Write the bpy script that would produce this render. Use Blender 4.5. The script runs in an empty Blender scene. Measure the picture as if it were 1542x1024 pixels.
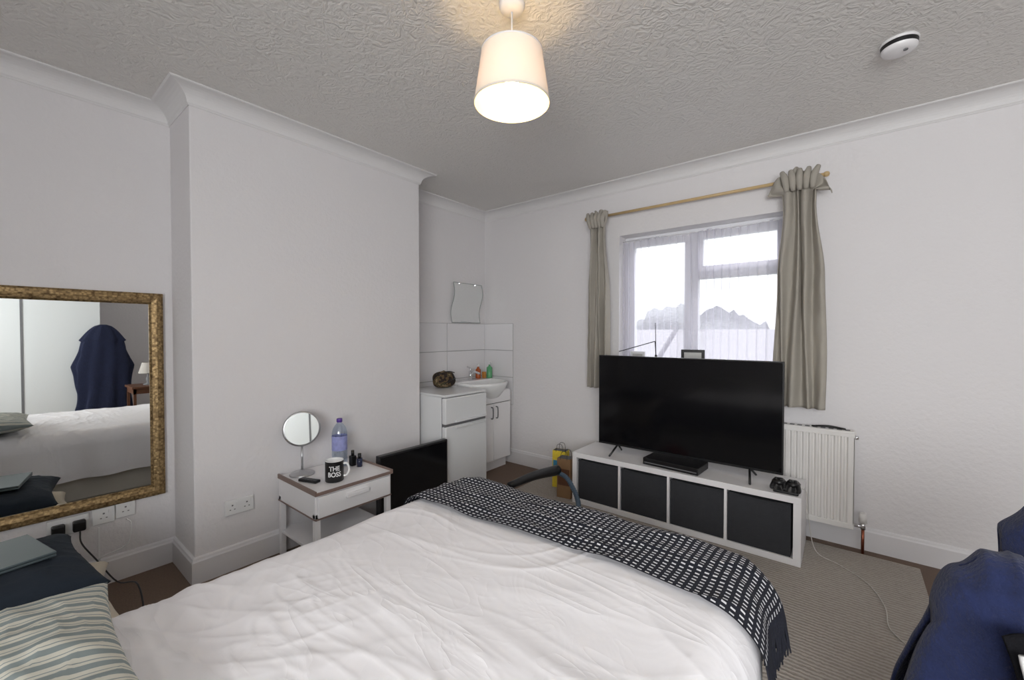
import bpy, bmesh, math, random
from mathutils import Vector, Matrix, noise
random.seed(4)
scene = bpy.context.scene
scene.view_settings.view_transform = 'Standard'
scene.view_settings.look = 'None'
scene.view_settings.exposure = 0.04

def lin(c):
    return tuple((x/12.92 if x <= .04045 else ((x+.055)/1.055)**2.4) for x in c)
def rgb(r, g, b): return lin((r/255, g/255, b/255))

# ------------------------------------------------------------------ materials
def new_mat(name):
    m = bpy.data.materials.new(name); m.use_nodes = True
    nt = m.node_tree
    return m, nt, nt.nodes['Principled BSDF']
def mat(name, col, rough=.6, metal=0., bump=0., bscale=60., var=0., vscale=6., spec=None, coat=0, sheen=0, alpha=None):
    m, nt, p = new_mat(name)
    p.inputs['Base Color'].default_value = (*col, 1)
    p.inputs['Roughness'].default_value = rough
    p.inputs['Metallic'].default_value = metal
    if spec is not None: p.inputs['Specular IOR Level'].default_value = spec
    if coat: p.inputs['Coat Weight'].default_value = coat
    if sheen: p.inputs['Sheen Weight'].default_value = sheen
    tc = nt.nodes.new('ShaderNodeTexCoord')
    if var:
        n = nt.nodes.new('ShaderNodeTexNoise'); n.inputs['Scale'].default_value = vscale; n.inputs['Detail'].default_value = 4
        nt.links.new(tc.outputs['Object'], n.inputs['Vector'])
        r = nt.nodes.new('ShaderNodeMix'); r.data_type = 'RGBA'
        r.inputs['A'].default_value = (*[c*(1-var) for c in col], 1)
        r.inputs['B'].default_value = (*[min(1, c*(1+var)) for c in col], 1)
        nt.links.new(n.outputs['Fac'], r.inputs['Factor'])
        nt.links.new(r.outputs['Result'], p.inputs['Base Color'])
    if bump:
        n = nt.nodes.new('ShaderNodeTexNoise'); n.inputs['Scale'].default_value = bscale; n.inputs['Detail'].default_value = 4
        nt.links.new(tc.outputs['Object'], n.inputs['Vector'])
        b = nt.nodes.new('ShaderNodeBump'); b.inputs['Strength'].default_value = bump; b.inputs['Distance'].default_value = .01
        nt.links.new(n.outputs['Fac'], b.inputs['Height']); nt.links.new(b.outputs['Normal'], p.inputs['Normal'])
    return m
def emis(name, col, s):
    m, nt, p = new_mat(name)
    p.inputs['Base Color'].default_value = (*col, 1)
    p.inputs['Emission Color'].default_value = (*col, 1); p.inputs['Emission Strength'].default_value = s
    return m

M_wall = mat('wall_paint', rgb(225, 222, 223), .85, bump=.35, bscale=45, var=.015, vscale=2)
# artex ceiling
M_ceil, nt, p = new_mat('artex_ceiling')
p.inputs['Base Color'].default_value = (*rgb(226, 223, 219), 1); p.inputs['Roughness'].default_value = .45
tc = nt.nodes.new('ShaderNodeTexCoord')
nz = nt.nodes.new('ShaderNodeTexNoise'); nz.inputs['Scale'].default_value = 20; nz.inputs['Detail'].default_value = 3; nz.inputs['Distortion'].default_value = 2.6
vo = nt.nodes.new('ShaderNodeTexVoronoi'); vo.inputs['Scale'].default_value = 6
wv = nt.nodes.new('ShaderNodeMath'); wv.operation = 'SINE'
mu = nt.nodes.new('ShaderNodeMath'); mu.operation = 'MULTIPLY'; mu.inputs[1].default_value = 40
ad = nt.nodes.new('ShaderNodeMath'); ad.operation = 'MULTIPLY_ADD'; ad.inputs[1].default_value = .045
nt.links.new(tc.outputs['Object'], nz.inputs['Vector']); nt.links.new(tc.outputs['Object'], vo.inputs['Vector'])
nt.links.new(vo.outputs['Distance'], mu.inputs[0]); nt.links.new(mu.outputs[0], wv.inputs[0])
nt.links.new(wv.outputs[0], ad.inputs[0]); nt.links.new(nz.outputs['Fac'], ad.inputs[2])
bp = nt.nodes.new('ShaderNodeBump'); bp.inputs['Strength'].default_value = .65; bp.inputs['Distance'].default_value = .014
nt.links.new(ad.outputs[0], bp.inputs['Height']); nt.links.new(bp.outputs['Normal'], p.inputs['Normal'])

M_trim = mat('gloss_trim', rgb(227, 225, 227), .4)
M_coving = mat('coving_paint', rgb(225, 223, 223), .7)
M_carpet = mat('brown_carpet', rgb(128, 108, 95), .95, bump=.8, bscale=300, var=.25, vscale=120)
M_white = mat('white_laminate', rgb(234, 232, 233), .35)
M_upvc = mat('upvc', rgb(235, 235, 238), .3)
M_black = mat('black_plastic', (.008, .008, .009), .35)
M_blackcloth = mat('black_cloth', (.009, .009, .011), .95, bump=.4, bscale=120, spec=.1)
M_screen = mat('tv_screen', (.004, .004, .005), .12, spec=.4)
M_chrome = mat('chrome', (.75, .75, .77), .15, 1.)
M_mirror = mat('mirror_glass', (.86, .88, .87), .01, 1.)
M_taupe = mat('taupe_edge', rgb(128, 108, 100), .5)
M_ceramic = mat('ceramic', rgb(238, 238, 238), .12, coat=.5)
M_appl = mat('fridge_white', rgb(226, 227, 228), .3)
M_gasket = mat('gasket', rgb(110, 110, 112), .6)
M_rad = mat('radiator_enamel', rgb(230, 227, 224), .35)
M_copper = mat('copper_pipe', rgb(150, 90, 70), .35, .9)
M_socket = mat('socket_plastic', rgb(228, 228, 228), .35)
M_cable = mat('pale_cable', rgb(200, 196, 190), .5)
M_blackfab = mat('box_fabric', rgb(52, 53, 57), .95, bump=.4, bscale=250, var=.12, vscale=40)
M_matt = mat('mattress_fabric', rgb(205, 200, 190), .9)
M_navyc = mat('navy_cushion_fabric', rgb(32, 42, 54), .9, bump=.2, bscale=60, var=.15)
M_cream = mat('cream_cushion_fabric', rgb(205, 195, 178), .9, bump=.2, bscale=40, var=.05)
M_laptop = mat('laptop_shell', rgb(88, 100, 104), .35, .3)
M_robe = mat('blue_fleece', rgb(22, 33, 72), .95, bump=.6, bscale=110, var=.4, vscale=22, sheen=.15)
M_robe2 = mat('navy_fleece', rgb(20, 28, 56), .95, bump=.7, bscale=120, var=.35, vscale=25, sheen=.05)
M_curtain = mat('curtain_linen', rgb(168, 162, 152), .9, bump=.25, bscale=350, var=.05, vscale=15)
M_rodwood = mat('rod_wood', rgb(198, 170, 124), .35, var=.12, vscale=30)
M_purple = mat('purple_cap', rgb(90, 60, 150), .4)
M_label = mat('bottle_label', rgb(150, 155, 205), .4, var=.35, vscale=40)
M_amber = mat('amber_soap', rgb(170, 80, 30), .25)
M_green = mat('green_soap', rgb(90, 160, 110), .25)
M_steel = mat('brushed_grey', rgb(190, 190, 192), .3, .9)
M_blue = mat('blue_bag', rgb(60, 140, 180), .5)
M_yellow = mat('yellow_bag', rgb(225, 200, 60), .5, var=.2, vscale=30)
M_brownbag = mat('kraft_paper', rgb(140, 108, 76), .8, var=.15)
M_hose = mat('hose_grey_blue', rgb(70, 88, 105), .4)
M_redbit = mat('red_plastic', rgb(150, 40, 35), .4)
M_wood = mat('brown_wood', rgb(95, 60, 40), .5, var=.2, vscale=12)
M_photo = mat('photo_print', rgb(190, 190, 188), .3, var=.3, vscale=20)
M_glassrim = mat('mirror_rim', rgb(120, 132, 128), .3)

# duvet cotton with crumple bump
M_duvet, nt, p = new_mat('white_cotton')
p.inputs['Base Color'].default_value = (*rgb(246, 244, 247), 1); p.inputs['Roughness'].default_value = .9
tc = nt.nodes.new('ShaderNodeTexCoord')
mp = nt.nodes.new('ShaderNodeMapping'); mp.inputs['Rotation'].default_value = (0, 0, .45); mp.inputs['Scale'].default_value = (1.6, 6.0, 3)
nt.links.new(tc.outputs['Object'], mp.inputs['Vector'])
def ridge(vec, sc, dist, det):
    n = nt.nodes.new('ShaderNodeTexNoise'); n.inputs['Scale'].default_value = sc; n.inputs['Distortion'].default_value = dist; n.inputs['Detail'].default_value = det
    nt.links.new(vec, n.inputs['Vector'])
    a = nt.nodes.new('ShaderNodeMath'); a.operation = 'SUBTRACT'; a.inputs[1].default_value = .5; nt.links.new(n.outputs['Fac'], a.inputs[0])
    c = nt.nodes.new('ShaderNodeMath'); c.operation = 'ABSOLUTE'; nt.links.new(a.outputs[0], c.inputs[0])
    d = nt.nodes.new('ShaderNodeMath'); d.operation = 'POWER'; d.inputs[1].default_value = .7; nt.links.new(c.outputs[0], d.inputs[0])
    return d.outputs[0]
ra = ridge(mp.outputs[0], 1.1, .9, 2); rb = ridge(tc.outputs['Object'], 5, 1.2, 3)
sm = nt.nodes.new('ShaderNodeMath'); sm.operation = 'MULTIPLY_ADD'; sm.inputs[1].default_value = .35
nt.links.new(rb, sm.inputs[0]); nt.links.new(ra, sm.inputs[2])
bp = nt.nodes.new('ShaderNodeBump'); bp.inputs['Strength'].default_value = .34; bp.inputs['Distance'].default_value = .016; bp.invert = True
nt.links.new(sm.outputs[0], bp.inputs['Height']); nt.links.new(bp.outputs['Normal'], p.inputs['Normal'])

# gold hammered frame
M_gold, nt, p = new_mat('gold_frame')
p.inputs['Metallic'].default_value = .7; p.inputs['Roughness'].default_value = .45
tc = nt.nodes.new('ShaderNodeTexCoord'); br = nt.nodes.new('ShaderNodeTexVoronoi'); br.inputs['Scale'].default_value = 75; br.distance = 'CHEBYCHEV'
nt.links.new(tc.outputs['Object'], br.inputs['Vector'])
cr = nt.nodes.new('ShaderNodeValToRGB'); cr.color_ramp.elements[0].color = (*rgb(190, 162, 116), 1); cr.color_ramp.elements[1].color = (*rgb(95, 74, 48), 1)
cr.color_ramp.elements[1].position = .75
nt.links.new(br.outputs['Distance'], cr.inputs['Fac']); nt.links.new(cr.outputs['Color'], p.inputs['Base Color'])
bp = nt.nodes.new('ShaderNodeBump'); bp.inputs['Strength'].default_value = .5; bp.inputs['Distance'].default_value = .003; bp.invert = True
nt.links.new(br.outputs['Distance'], bp.inputs['Height']); nt.links.new(bp.outputs['Normal'], p.inputs['Normal'])

# camo
M_camo, nt, p = new_mat('camouflage_fabric')
p.inputs['Roughness'].default_value = .9
tc = nt.nodes.new('ShaderNodeTexCoord'); n = nt.nodes.new('ShaderNodeTexNoise'); n.inputs['Scale'].default_value = 22; n.inputs['Detail'].default_value = 1
nt.links.new(tc.outputs['Object'], n.inputs['Vector'])
cr = nt.nodes.new('ShaderNodeValToRGB'); cr.color_ramp.interpolation = 'CONSTANT'
cr.color_ramp.elements[0].color = (*rgb(40, 32, 28), 1); cr.color_ramp.elements[1].position = .45; cr.color_ramp.elements[1].color = (*rgb(98, 78, 52), 1)
e = cr.color_ramp.elements.new(.55); e.color = (*rgb(70, 66, 44), 1)
e = cr.color_ramp.elements.new(.63); e.color = (*rgb(130, 110, 84), 1)
nt.links.new(n.outputs['Fac'], cr.inputs['Fac']); nt.links.new(cr.outputs['Color'], p.inputs['Base Color'])

# rug
M_rug, nt, p = new_mat('ribbed_rug')
p.inputs['Roughness'].default_value = .95
tc = nt.nodes.new('ShaderNodeTexCoord'); w = nt.nodes.new('ShaderNodeTexWave'); w.bands_direction = 'Y'
w.inputs['Scale'].default_value = 14; w.inputs['Distortion'].default_value = 2.4; w.inputs['Detail'].default_value = 2; w.inputs['Detail Scale'].default_value = 4
nt.links.new(tc.outputs['Object'], w.inputs['Vector'])
n = nt.nodes.new('ShaderNodeTexNoise'); n.inputs['Scale'].default_value = 90
nt.links.new(tc.outputs['Object'], n.inputs['Vector'])
mx = nt.nodes.new('ShaderNodeMix'); mx.data_type = 'RGBA'
mx.inputs['A'].default_value = (*rgb(138, 129, 121), 1); mx.inputs['B'].default_value = (*rgb(186, 179, 171), 1)
mm = nt.nodes.new('ShaderNodeMath'); mm.operation = 'MULTIPLY_ADD'; mm.inputs[1].default_value = .6
m2 = nt.nodes.new('ShaderNodeMath'); m2.operation = 'MULTIPLY'; m2.inputs[1].default_value = .5
nt.links.new(n.outputs['Fac'], m2.inputs[0]); nt.links.new(w.outputs['Fac'], mm.inputs[0]); nt.links.new(m2.outputs[0], mm.inputs[2])
nt.links.new(mm.outputs[0], mx.inputs['Factor']); nt.links.new(mx.outputs['Result'], p.inputs['Base Color'])
bp = nt.nodes.new('ShaderNodeBump'); bp.inputs['Strength'].default_value = .7; bp.inputs['Distance'].default_value = .006
nt.links.new(mm.outputs[0], bp.inputs['Height']); nt.links.new(bp.outputs['Normal'], p.inputs['Normal'])

M_tile = mat('glazed_tile', rgb(224, 222, 224), .2, coat=.3)
M_grout = mat('grout', rgb(165, 164, 164), .9)

# throw : UV in metres
M_throw, nt, p = new_mat('throw_weave')
p.inputs['Roughness'].default_value = .95
uv = nt.nodes.new('ShaderNodeUVMap'); sx = nt.nodes.new('ShaderNodeSeparateXYZ'); nt.links.new(uv.outputs['UV'], sx.inputs[0])
def M_(op, a, b=None, c=None):
    k = nt.nodes.new('ShaderNodeMath'); k.operation = op
    for i, q in enumerate((a, b, c)):
        if q is None: continue
        if isinstance(q, (int, float)): k.inputs[i].default_value = q
        else: nt.links.new(q, k.inputs[i])
    return k.outputs[0]
fu = M_('FRACT', M_('DIVIDE', sx.outputs['X'], .024)); fv = M_('FRACT', M_('DIVIDE', sx.outputs['Y'], .019))
d1 = M_('LESS_THAN', fu, .55); d2 = M_('LESS_THAN', fv, .34)
dash = M_('MULTIPLY', d1, d2)
mx = nt.nodes.new('ShaderNodeMix'); mx.data_type = 'RGBA'
mx.inputs['A'].default_value = (*rgb(24, 26, 38), 1); mx.inputs['B'].default_value = (*rgb(222, 222, 226), 1)
nt.links.new(dash, mx.inputs['Factor']); nt.links.new(mx.outputs['Result'], p.inputs['Base Color'])
bp = nt.nodes.new('ShaderNodeBump'); bp.inputs['Strength'].default_value = .5; bp.inputs['Distance'].default_value = .003
nt.links.new(dash, bp.inputs['Height']); nt.links.new(bp.outputs['Normal'], p.inputs['Normal'])
M_fringe = mat('fringe_yarn', rgb(30, 32, 44), .95)

# striped pillow ticking
M_stripe, nt, p = new_mat('ticking_stripe')
p.inputs['Roughness'].default_value = .9
uv = nt.nodes.new('ShaderNodeUVMap'); sx = nt.nodes.new('ShaderNodeSeparateXYZ'); nt.links.new(uv.outputs['UV'], sx.inputs[0])
f = M_('FRACT', M_('DIVIDE', sx.outputs['X'], .040))
s = M_('LESS_THAN', f, .42)
f2 = M_('FRACT', M_('ADD', M_('DIVIDE', sx.outputs['X'], .040), .27)); s2 = M_('LESS_THAN', f2, .07)
ss = M_('MAXIMUM', s, s2)
mx = nt.nodes.new('ShaderNodeMix'); mx.data_type = 'RGBA'
mx.inputs['A'].default_value = (*rgb(212, 210, 198), 1); mx.inputs['B'].default_value = (*rgb(140, 151, 151), 1)
nt.links.new(ss, mx.inputs['Factor']); nt.links.new(mx.outputs['Result'], p.inputs['Base Color'])

# sheer net
M_net = bpy.data.materials.new('sheer_net'); M_net.use_nodes = True
nt = M_net.node_tree; nt.nodes.clear()
o = nt.nodes.new('ShaderNodeOutputMaterial'); mixs = nt.nodes.new('ShaderNodeMixShader'); tr = nt.nodes.new('ShaderNodeBsdfTransparent')
ms2 = nt.nodes.new('ShaderNodeMixShader'); df = nt.nodes.new('ShaderNodeBsdfDiffuse'); tl = nt.nodes.new('ShaderNodeBsdfTranslucent')
df.inputs[0].default_value = (*rgb(232, 231, 238), 1); tl.inputs[0].default_value = (*rgb(208, 204, 220), 1)
lw = nt.nodes.new('ShaderNodeLayerWeight'); lw.inputs['Blend'].default_value = .4
ma = nt.nodes.new('ShaderNodeMath'); ma.operation = 'MULTIPLY_ADD'; ma.inputs[1].default_value = .55; ma.inputs[2].default_value = .38
nt.links.new(lw.outputs['Facing'], ma.inputs[0]); nt.links.new(ma.outputs[0], mixs.inputs[0])
ms2.inputs[0].default_value = .6
nt.links.new(df.outputs[0], ms2.inputs[1]); nt.links.new(tl.outputs[0], ms2.inputs[2])
nt.links.new(tr.outputs[0], mixs.inputs[1]); nt.links.new(ms2.outputs[0], mixs.inputs[2]); nt.links.new(mixs.outputs[0], o.inputs[0])

def thin_glass(name, col, fac, rough=.02):
    m = bpy.data.materials.new(name); m.use_nodes = True
    nt = m.node_tree; nt.nodes.clear()
    o = nt.nodes.new('ShaderNodeOutputMaterial'); mx = nt.nodes.new('ShaderNodeMixShader'); mx.inputs[0].default_value = fac
    t = nt.nodes.new('ShaderNodeBsdfTransparent'); t.inputs[0].default_value = (*col, 1)
    g = nt.nodes.new('ShaderNodeBsdfGlossy'); g.inputs['Roughness'].default_value = rough
    nt.links.new(t.outputs[0], mx.inputs[1]); nt.links.new(g.outputs[0], mx.inputs[2]); nt.links.new(mx.outputs[0], o.inputs[0])
    return m
M_glass = thin_glass('window_glass', (.97, .98, .98), .04)
M_pet = thin_glass('clear_plastic', (.80, .86, .93), .18, .1)

# shade
def shade_mat(name, f, cd=(236, 224, 214), ct=(238, 212, 205)):
    M = bpy.data.materials.new(name); M.use_nodes = True
    nt = M.node_tree; nt.nodes.clear()
    o = nt.nodes.new('ShaderNodeOutputMaterial'); mx = nt.nodes.new('ShaderNodeMixShader'); mx.inputs[0].default_value = f
    d = nt.nodes.new('ShaderNodeBsdfDiffuse'); d.inputs[0].default_value = (*rgb(*cd), 1)
    t = nt.nodes.new('ShaderNodeBsdfTranslucent'); t.inputs[0].default_value = (*rgb(*ct), 1)
    nt.links.new(d.outputs[0], mx.inputs[1]); nt.links.new(t.outputs[0], mx.inputs[2]); nt.links.new(mx.outputs[0], o.inputs[0])
    return M
M_shade = shade_mat('lampshade_fabric', .09, (235, 230, 218), (238, 214, 230)); M_shade2 = shade_mat('small_shade_fabric', .1, (190, 185, 178))
M_bulb = emis('bulb_glow', (1., .69, .30), 66)

# ------------------------------------------------------------------ builder
class B:
    def __init__(s, name):
        s.name = name; s.bm = bmesh.new(); s.uv = s.bm.loops.layers.uv.new('UVMap'); s.mats = []
    def mi(s, m):
        if m not in s.mats: s.mats.append(m)
        return s.mats.index(m)
    def add(s, t, m, smooth=False, M=None):
        if M is not None: bmesh.ops.transform(t, matrix=M, verts=t.verts)
        i = s.mi(m)
        for f in t.faces: f.material_index = i; f.smooth = smooth
        me = bpy.data.meshes.new('tmp'); t.to_mesh(me); t.free()
        s.bm.from_mesh(me); bpy.data.meshes.remove(me)
    def box(s, x0, x1, y0, y1, z0, z1, m, bev=0., seg=2, M=None, smooth=False):
        t = bmesh.new(); bmesh.ops.create_cube(t, size=1)
        for v in t.verts:
            v.co = Vector(((x0+x1)/2+v.co.x*(x1-x0), (y0+y1)/2+v.co.y*(y1-y0), (z0+z1)/2+v.co.z*(z1-z0)))
        if bev: bmesh.ops.bevel(t, geom=t.edges[:], offset=bev, segments=seg, affect='EDGES', profile=.5)
        s.add(t, m, smooth, M)
    def cyl(s, p0, p1, r0, m, r1=None, n=24, caps=True):
        p0 = Vector(p0); p1 = Vector(p1); d = p1-p0; r1 = r0 if r1 is None else r1
        t = bmesh.new(); bmesh.ops.create_cone(t, cap_ends=caps, segments=n, radius1=r0, radius2=r1, depth=d.length)
        M = Matrix.Translation((p0+p1)/2) @ d.to_track_quat('Z', 'Y').to_matrix().to_4x4()
        bmesh.ops.transform(t, matrix=M, verts=t.verts)
        i = s.mi(m)
        for f in t.faces: f.material_index = i; f.smooth = len(f.verts) == 4
        me = bpy.data.meshes.new('tmp'); t.to_mesh(me); t.free(); s.bm.from_mesh(me); bpy.data.meshes.remove(me)
    def lathe(s, prof, c, m, n=36, sx=1, sy=1, M=None):
        t = bmesh.new(); rings = []
        for r, z in prof:
            if r < 1e-5: rings.append([t.verts.new((c[0], c[1], c[2]+z))])
            else: rings.append([t.verts.new((c[0]+r*sx*math.cos(2*math.pi*k/n), c[1]+r*sy*math.sin(2*math.pi*k/n), c[2]+z)) for k in range(n)])
        for a, b in zip(rings, rings[1:]):
            for k in range(n):
                k2 = (k+1) % n
                try:
                    if len(a) == 1 and len(b) > 1: t.faces.new((a[0], b[k2], b[k]))
                    elif len(b) == 1 and len(a) > 1: t.faces.new((a[k], a[k2], b[0]))
                    elif len(a) > 1: t.faces.new((a[k], a[k2], b[k2], b[k]))
                except Exception: pass
        bmesh.ops.recalc_face_normals(t, faces=t.faces)
        s.add(t, m, True, M)
    def surf(s, f, nu, nv, m, smooth=True, uvf=None, closeu=False):
        t = bmesh.new(); uvl = t.loops.layers.uv.new('UVMap')
        g = [[t.verts.new(f(i/(nu if closeu else nu), j/nv)) for j in range(nv+1)] for i in range(nu if closeu else nu+1)]
        for i in range(nu):
            i2 = (i+1) % nu if closeu else i+1
            for j in range(nv):
                fc = t.faces.new((g[i][j], g[i2][j], g[i2][j+1], g[i][j+1]))
                if uvf:
                    for l, (a, b) in zip(fc.loops, ((i, j), (i+1, j), (i+1, j+1), (i, j+1))):
                        l[uvl].uv = uvf(a/nu, b/nv)
        s.add(t, m, smooth)
    def tube(s, pts, r, m, n=8, sub=6):
        P = [Vector(p) for p in pts]
        if len(P) > 2 and sub > 1:
            Q = []
            E = [P[0]*2-P[1]]+P+[P[-1]*2-P[-2]]
            for i in range(1, len(E)-2):
                for k in range(sub):
                    t_ = k/sub; a, b, c, d = E[i-1], E[i], E[i+1], E[i+2]
                    Q.append(.5*((2*b)+(c-a)*t_+(2*a-5*b+4*c-d)*t_**2+(3*b-a-3*c+d)*t_**3))
            Q.append(P[-1]); P = Q
        t = bmesh.new(); rings = []; up = None
        for i, q in enumerate(P):
            d = (P[min(i+1, len(P)-1)]-P[max(i-1, 0)]).normalized()
            if up is None: up = d.orthogonal().normalized()
            up = (up-d*up.dot(d))
            up = up.normalized() if up.length > 1e-6 else d.orthogonal().normalized()
            sd = d.cross(up); rr = r(i/(len(P)-1)) if callable(r) else r
            rings.append([t.verts.new(q+up*rr*math.cos(2*math.pi*k/n)+sd*rr*math.sin(2*math.pi*k/n)) for k in range(n)])
        for a, b in zip(rings, rings[1:]):
            for k in range(n): t.faces.new((a[k], a[(k+1) % n], b[(k+1) % n], b[k]))
        t.faces.new(rings[0][::-1]); t.faces.new(rings[-1])
        s.add(t, m, True)
    def prism(s, pts2, axis, a0, a1, m):
        t = bmesh.new()
        def mk(p, a):
            return {'x': (a, p[0], p[1]), 'y': (p[0], a, p[1]), 'z': (p[0], p[1], a)}[axis]
        A = [t.verts.new(mk(p, a0)) for p in pts2]; Bv = [t.verts.new(mk(p, a1)) for p in pts2]
        t.faces.new(A); t.faces.new(Bv[::-1]); n = len(A)
        for k in range(n): t.faces.new((A[k], Bv[k], Bv[(k+1) % n], A[(k+1) % n]))
        bmesh.ops.recalc_face_normals(t, faces=t.faces)
        s.add(t, m)
    def done(s, parent=None, solid=0, M=None):
        if M is not None: bmesh.ops.transform(s.bm, matrix=M, verts=s.bm.verts)
        xs = [v.co for v in s.bm.verts]
        c = Vector([(min(v[i] for v in xs)+max(v[i] for v in xs))/2 for i in range(3)])
        c.z = min(v[2] for v in xs)
        bmesh.ops.translate(s.bm, vec=-c, verts=s.bm.verts)
        me = bpy.data.meshes.new(s.name); s.bm.to_mesh(me); s.bm.free()
        for m in s.mats: me.materials.append(m)
        o = bpy.data.objects.new(s.name, me); scene.collection.objects.link(o); o.location = c
        if parent: o.parent = parent
        if solid:
            md = o.modifiers.new('solid', 'SOLIDIFY'); md.thickness = solid; md.offset = 0
        return o
def rotz(cx, cy, deg, cz=0):
    return Matrix.Translation((cx, cy, cz)) @ Matrix.Rotation(math.radians(deg), 4, 'Z') @ Matrix.Translation((-cx, -cy, -cz))

# ------------------------------------------------------------------ room
XL, XR, YB, YW, H = -3.10, 3.10, -1.60, 3.39, 2.635
BX, BY0, BY1 = -2.72, .67, 2.19
b = B('floor'); b.box(XL-.2, XR+.2, YB-.2, YW+.25, -.1, 0, M_carpet); b.done()
b = B('ceiling'); b.box(XL-.2, XR+.2, YB-.2, YW+.25, H, H+.1, M_ceil); b.done()
b = B('wall_left'); b.box(XL-.2, XL, YB-.2, YW+.25, 0, H, M_wall); b.done()
b = B('wall_chimney_breast'); b.box(XL, BX, BY0, BY1, 0, H, M_wall, bev=.006); b.done()
WX0, WX1, WZ0, WZ1 = -1.534, -.299, 1.05, 2.18
b = B('wall_window')
b.box(XL, WX0, YW, YW+.25, 0, H, M_wall); b.box(WX1, XR, YW, YW+.25, 0, H, M_wall)
b.box(WX0, WX1, YW, YW+.25, 0, WZ0, M_wall); b.box(WX0, WX1, YW, YW+.25, WZ1, H, M_wall); b.done()
b = B('wall_right'); b.box(XR, XR+.2, YB-.2, YW+.25, 0, H, M_wall); b.done()
VX0, VX1, VZ0, VZ1 = -.2, 2.2, .9, 2.25  # opening added to the unseen rear wall to admit fill light
b = B('wall_back')
b.box(XL, VX0, YB-.2, YB, 0, H, M_wall); b.box(VX1, XR, YB-.2, YB, 0, H, M_wall)
b.box(VX0, VX1, YB-.2, YB, 0, VZ0, M_wall); b.box(VX0, VX1, YB-.2, YB, VZ1, H, M_wall); b.done()

poly = [(XL, YB), (XR, YB), (XR, YW), (XL, YW), (XL, BY1), (BX, BY1), (BX, BY0), (XL, BY0)]
def inset(i, d):
    n = len(poly); p0, p1, p2 = Vector(poly[i-1]), Vector(poly[i]), Vector(poly[(i+1) % n])
    e1 = (p1-p0).normalized(); e2 = (p2-p1).normalized()
    n1 = Vector((-e1.y, e1.x)); n2 = Vector((-e2.y, e2.x))
    return p1+(n1+n2)*d
def sweep(bld, edges, prof, m):
    for e in edges:
        t = bmesh.new(); n = len(poly); cols = []
        for i in (e, (e+1) % n):
            cols.append([t.verts.new((*inset(i, d), z)) for d, z in prof])
        for k in range(len(prof)-1):
            t.faces.new((cols[0][k], cols[1][k], cols[1][k+1], cols[0][k+1]))
        t.faces.new(cols[0]); t.faces.new(cols[1][::-1])
        bmesh.ops.recalc_face_normals(t, faces=t.faces)
        bld.add(t, m)
cov = [(0, H-.085), (.004, H-.085), (.008, H-.078)]
for k in range(9):
    a = math.pi/2*k/8
    cov.append((.012+.083*(1-math.cos(a)), H-.074+.066*math.sin(a)))
cov += [(.102, H-.004), (.102, H), (0, H)]
skp = [(0, 0), (.018, 0), (.018, .118), (.014, .126), (.012, .136), (.006, .142), (0, .142)]
for nm, ed in (('back', [0]), ('right', [1]), ('window', [2]), ('left', [3, 7]), ('chimney_breast', [4, 5, 6])):
    b = B('baseboard_'+nm); sweep(b, ed, skp, M_trim); b.done()
for k, ed in enumerate(([0], [1], [2], [3, 7], [4, 5, 6])):
    b = B('trim_%d' % (k+1)); sweep(b, ed, cov, M_coving); b.done()

# rug
b = B('area_rug'); b.box(-2.2, .34, .9, 3.28, .0005, .012, M_rug, bev=.004); b.done()

# ------------------------------------------------------------------ window
FY0, FY1 = YW+.13, YW+.19
b = B('window_1')
def bar(x0, x1, z0, z1, y0=FY0, y1=FY1, m=M_upvc): b.box(x0, x1, y0, y1, z0, z1, m, bev=.005)
bar(WX0, WX1, WZ0, WZ0+.06); bar(WX0, WX1, WZ1-.055, WZ1)
bar(WX0, WX0+.055, WZ0+.06, WZ1-.055); bar(WX1-.055, WX1, WZ0+.06, WZ1-.055)
bar(-.985, -.925, WZ0+.06, WZ1-.055); bar(-.925, WX1-.055, 1.775, 1.835)
def sash(x0, x1, z0, z1, w=.045):
    y0, y1 = FY0-.018, FY0+.03
    bar(x0, x1, z0, z0+w, y0, y1); bar(x0, x1, z1-w, z1, y0, y1); bar(x0, x0+w, z0+w, z1-w, y0, y1); bar(x1-w, x1, z0+w, z1-w, y0, y1)
sash(WX0+.05, -.98, WZ0+.05, WZ1-.05); sash(-.93, WX1-.05, 1.83, WZ1-.05)
b.box(WX0+.05, WX1-.05, FY0+.035, FY0+.041, WZ0+.05, WZ1-.05, M_glass)
b.box(-1.005, -.985, FY0-.035, FY0-.025, 1.42, 1.52, M_upvc, bev=.004); b.box(-1.005, -.985, FY0-.030, FY0-.015, 1.50, 1.52, M_upvc)
b.done()
b = B('window_sill'); b.box(WX0, WX1, YW-.03, FY0, WZ0, WZ0+.018, M_upvc, bev=.004); b.done()
SZ = WZ0+.0185
b = B('added_rear_window')  # made-up window behind the camera, added to fill the room with light
def bar2(x0, x1, z0, z1): b.box(x0, x1, YB-.13, YB-.07, z0, z1, M_upvc, bev=.005)
bar2(VX0, VX1, VZ0, VZ0+.06); bar2(VX0, VX1, VZ1-.06, VZ1); bar2(VX0, VX0+.06, VZ0+.06, VZ1-.06); bar2(VX1-.06, VX1, VZ0+.06, VZ1-.06)
bar2((VX0+VX1)/2-.03, (VX0+VX1)/2+.03, VZ0+.06, VZ1-.06)
b.box(VX0+.05, VX1-.05, YB-.105, YB-.1, VZ0+.05, VZ1-.05, M_glass); b.done()

N_ = noise.noise
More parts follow.
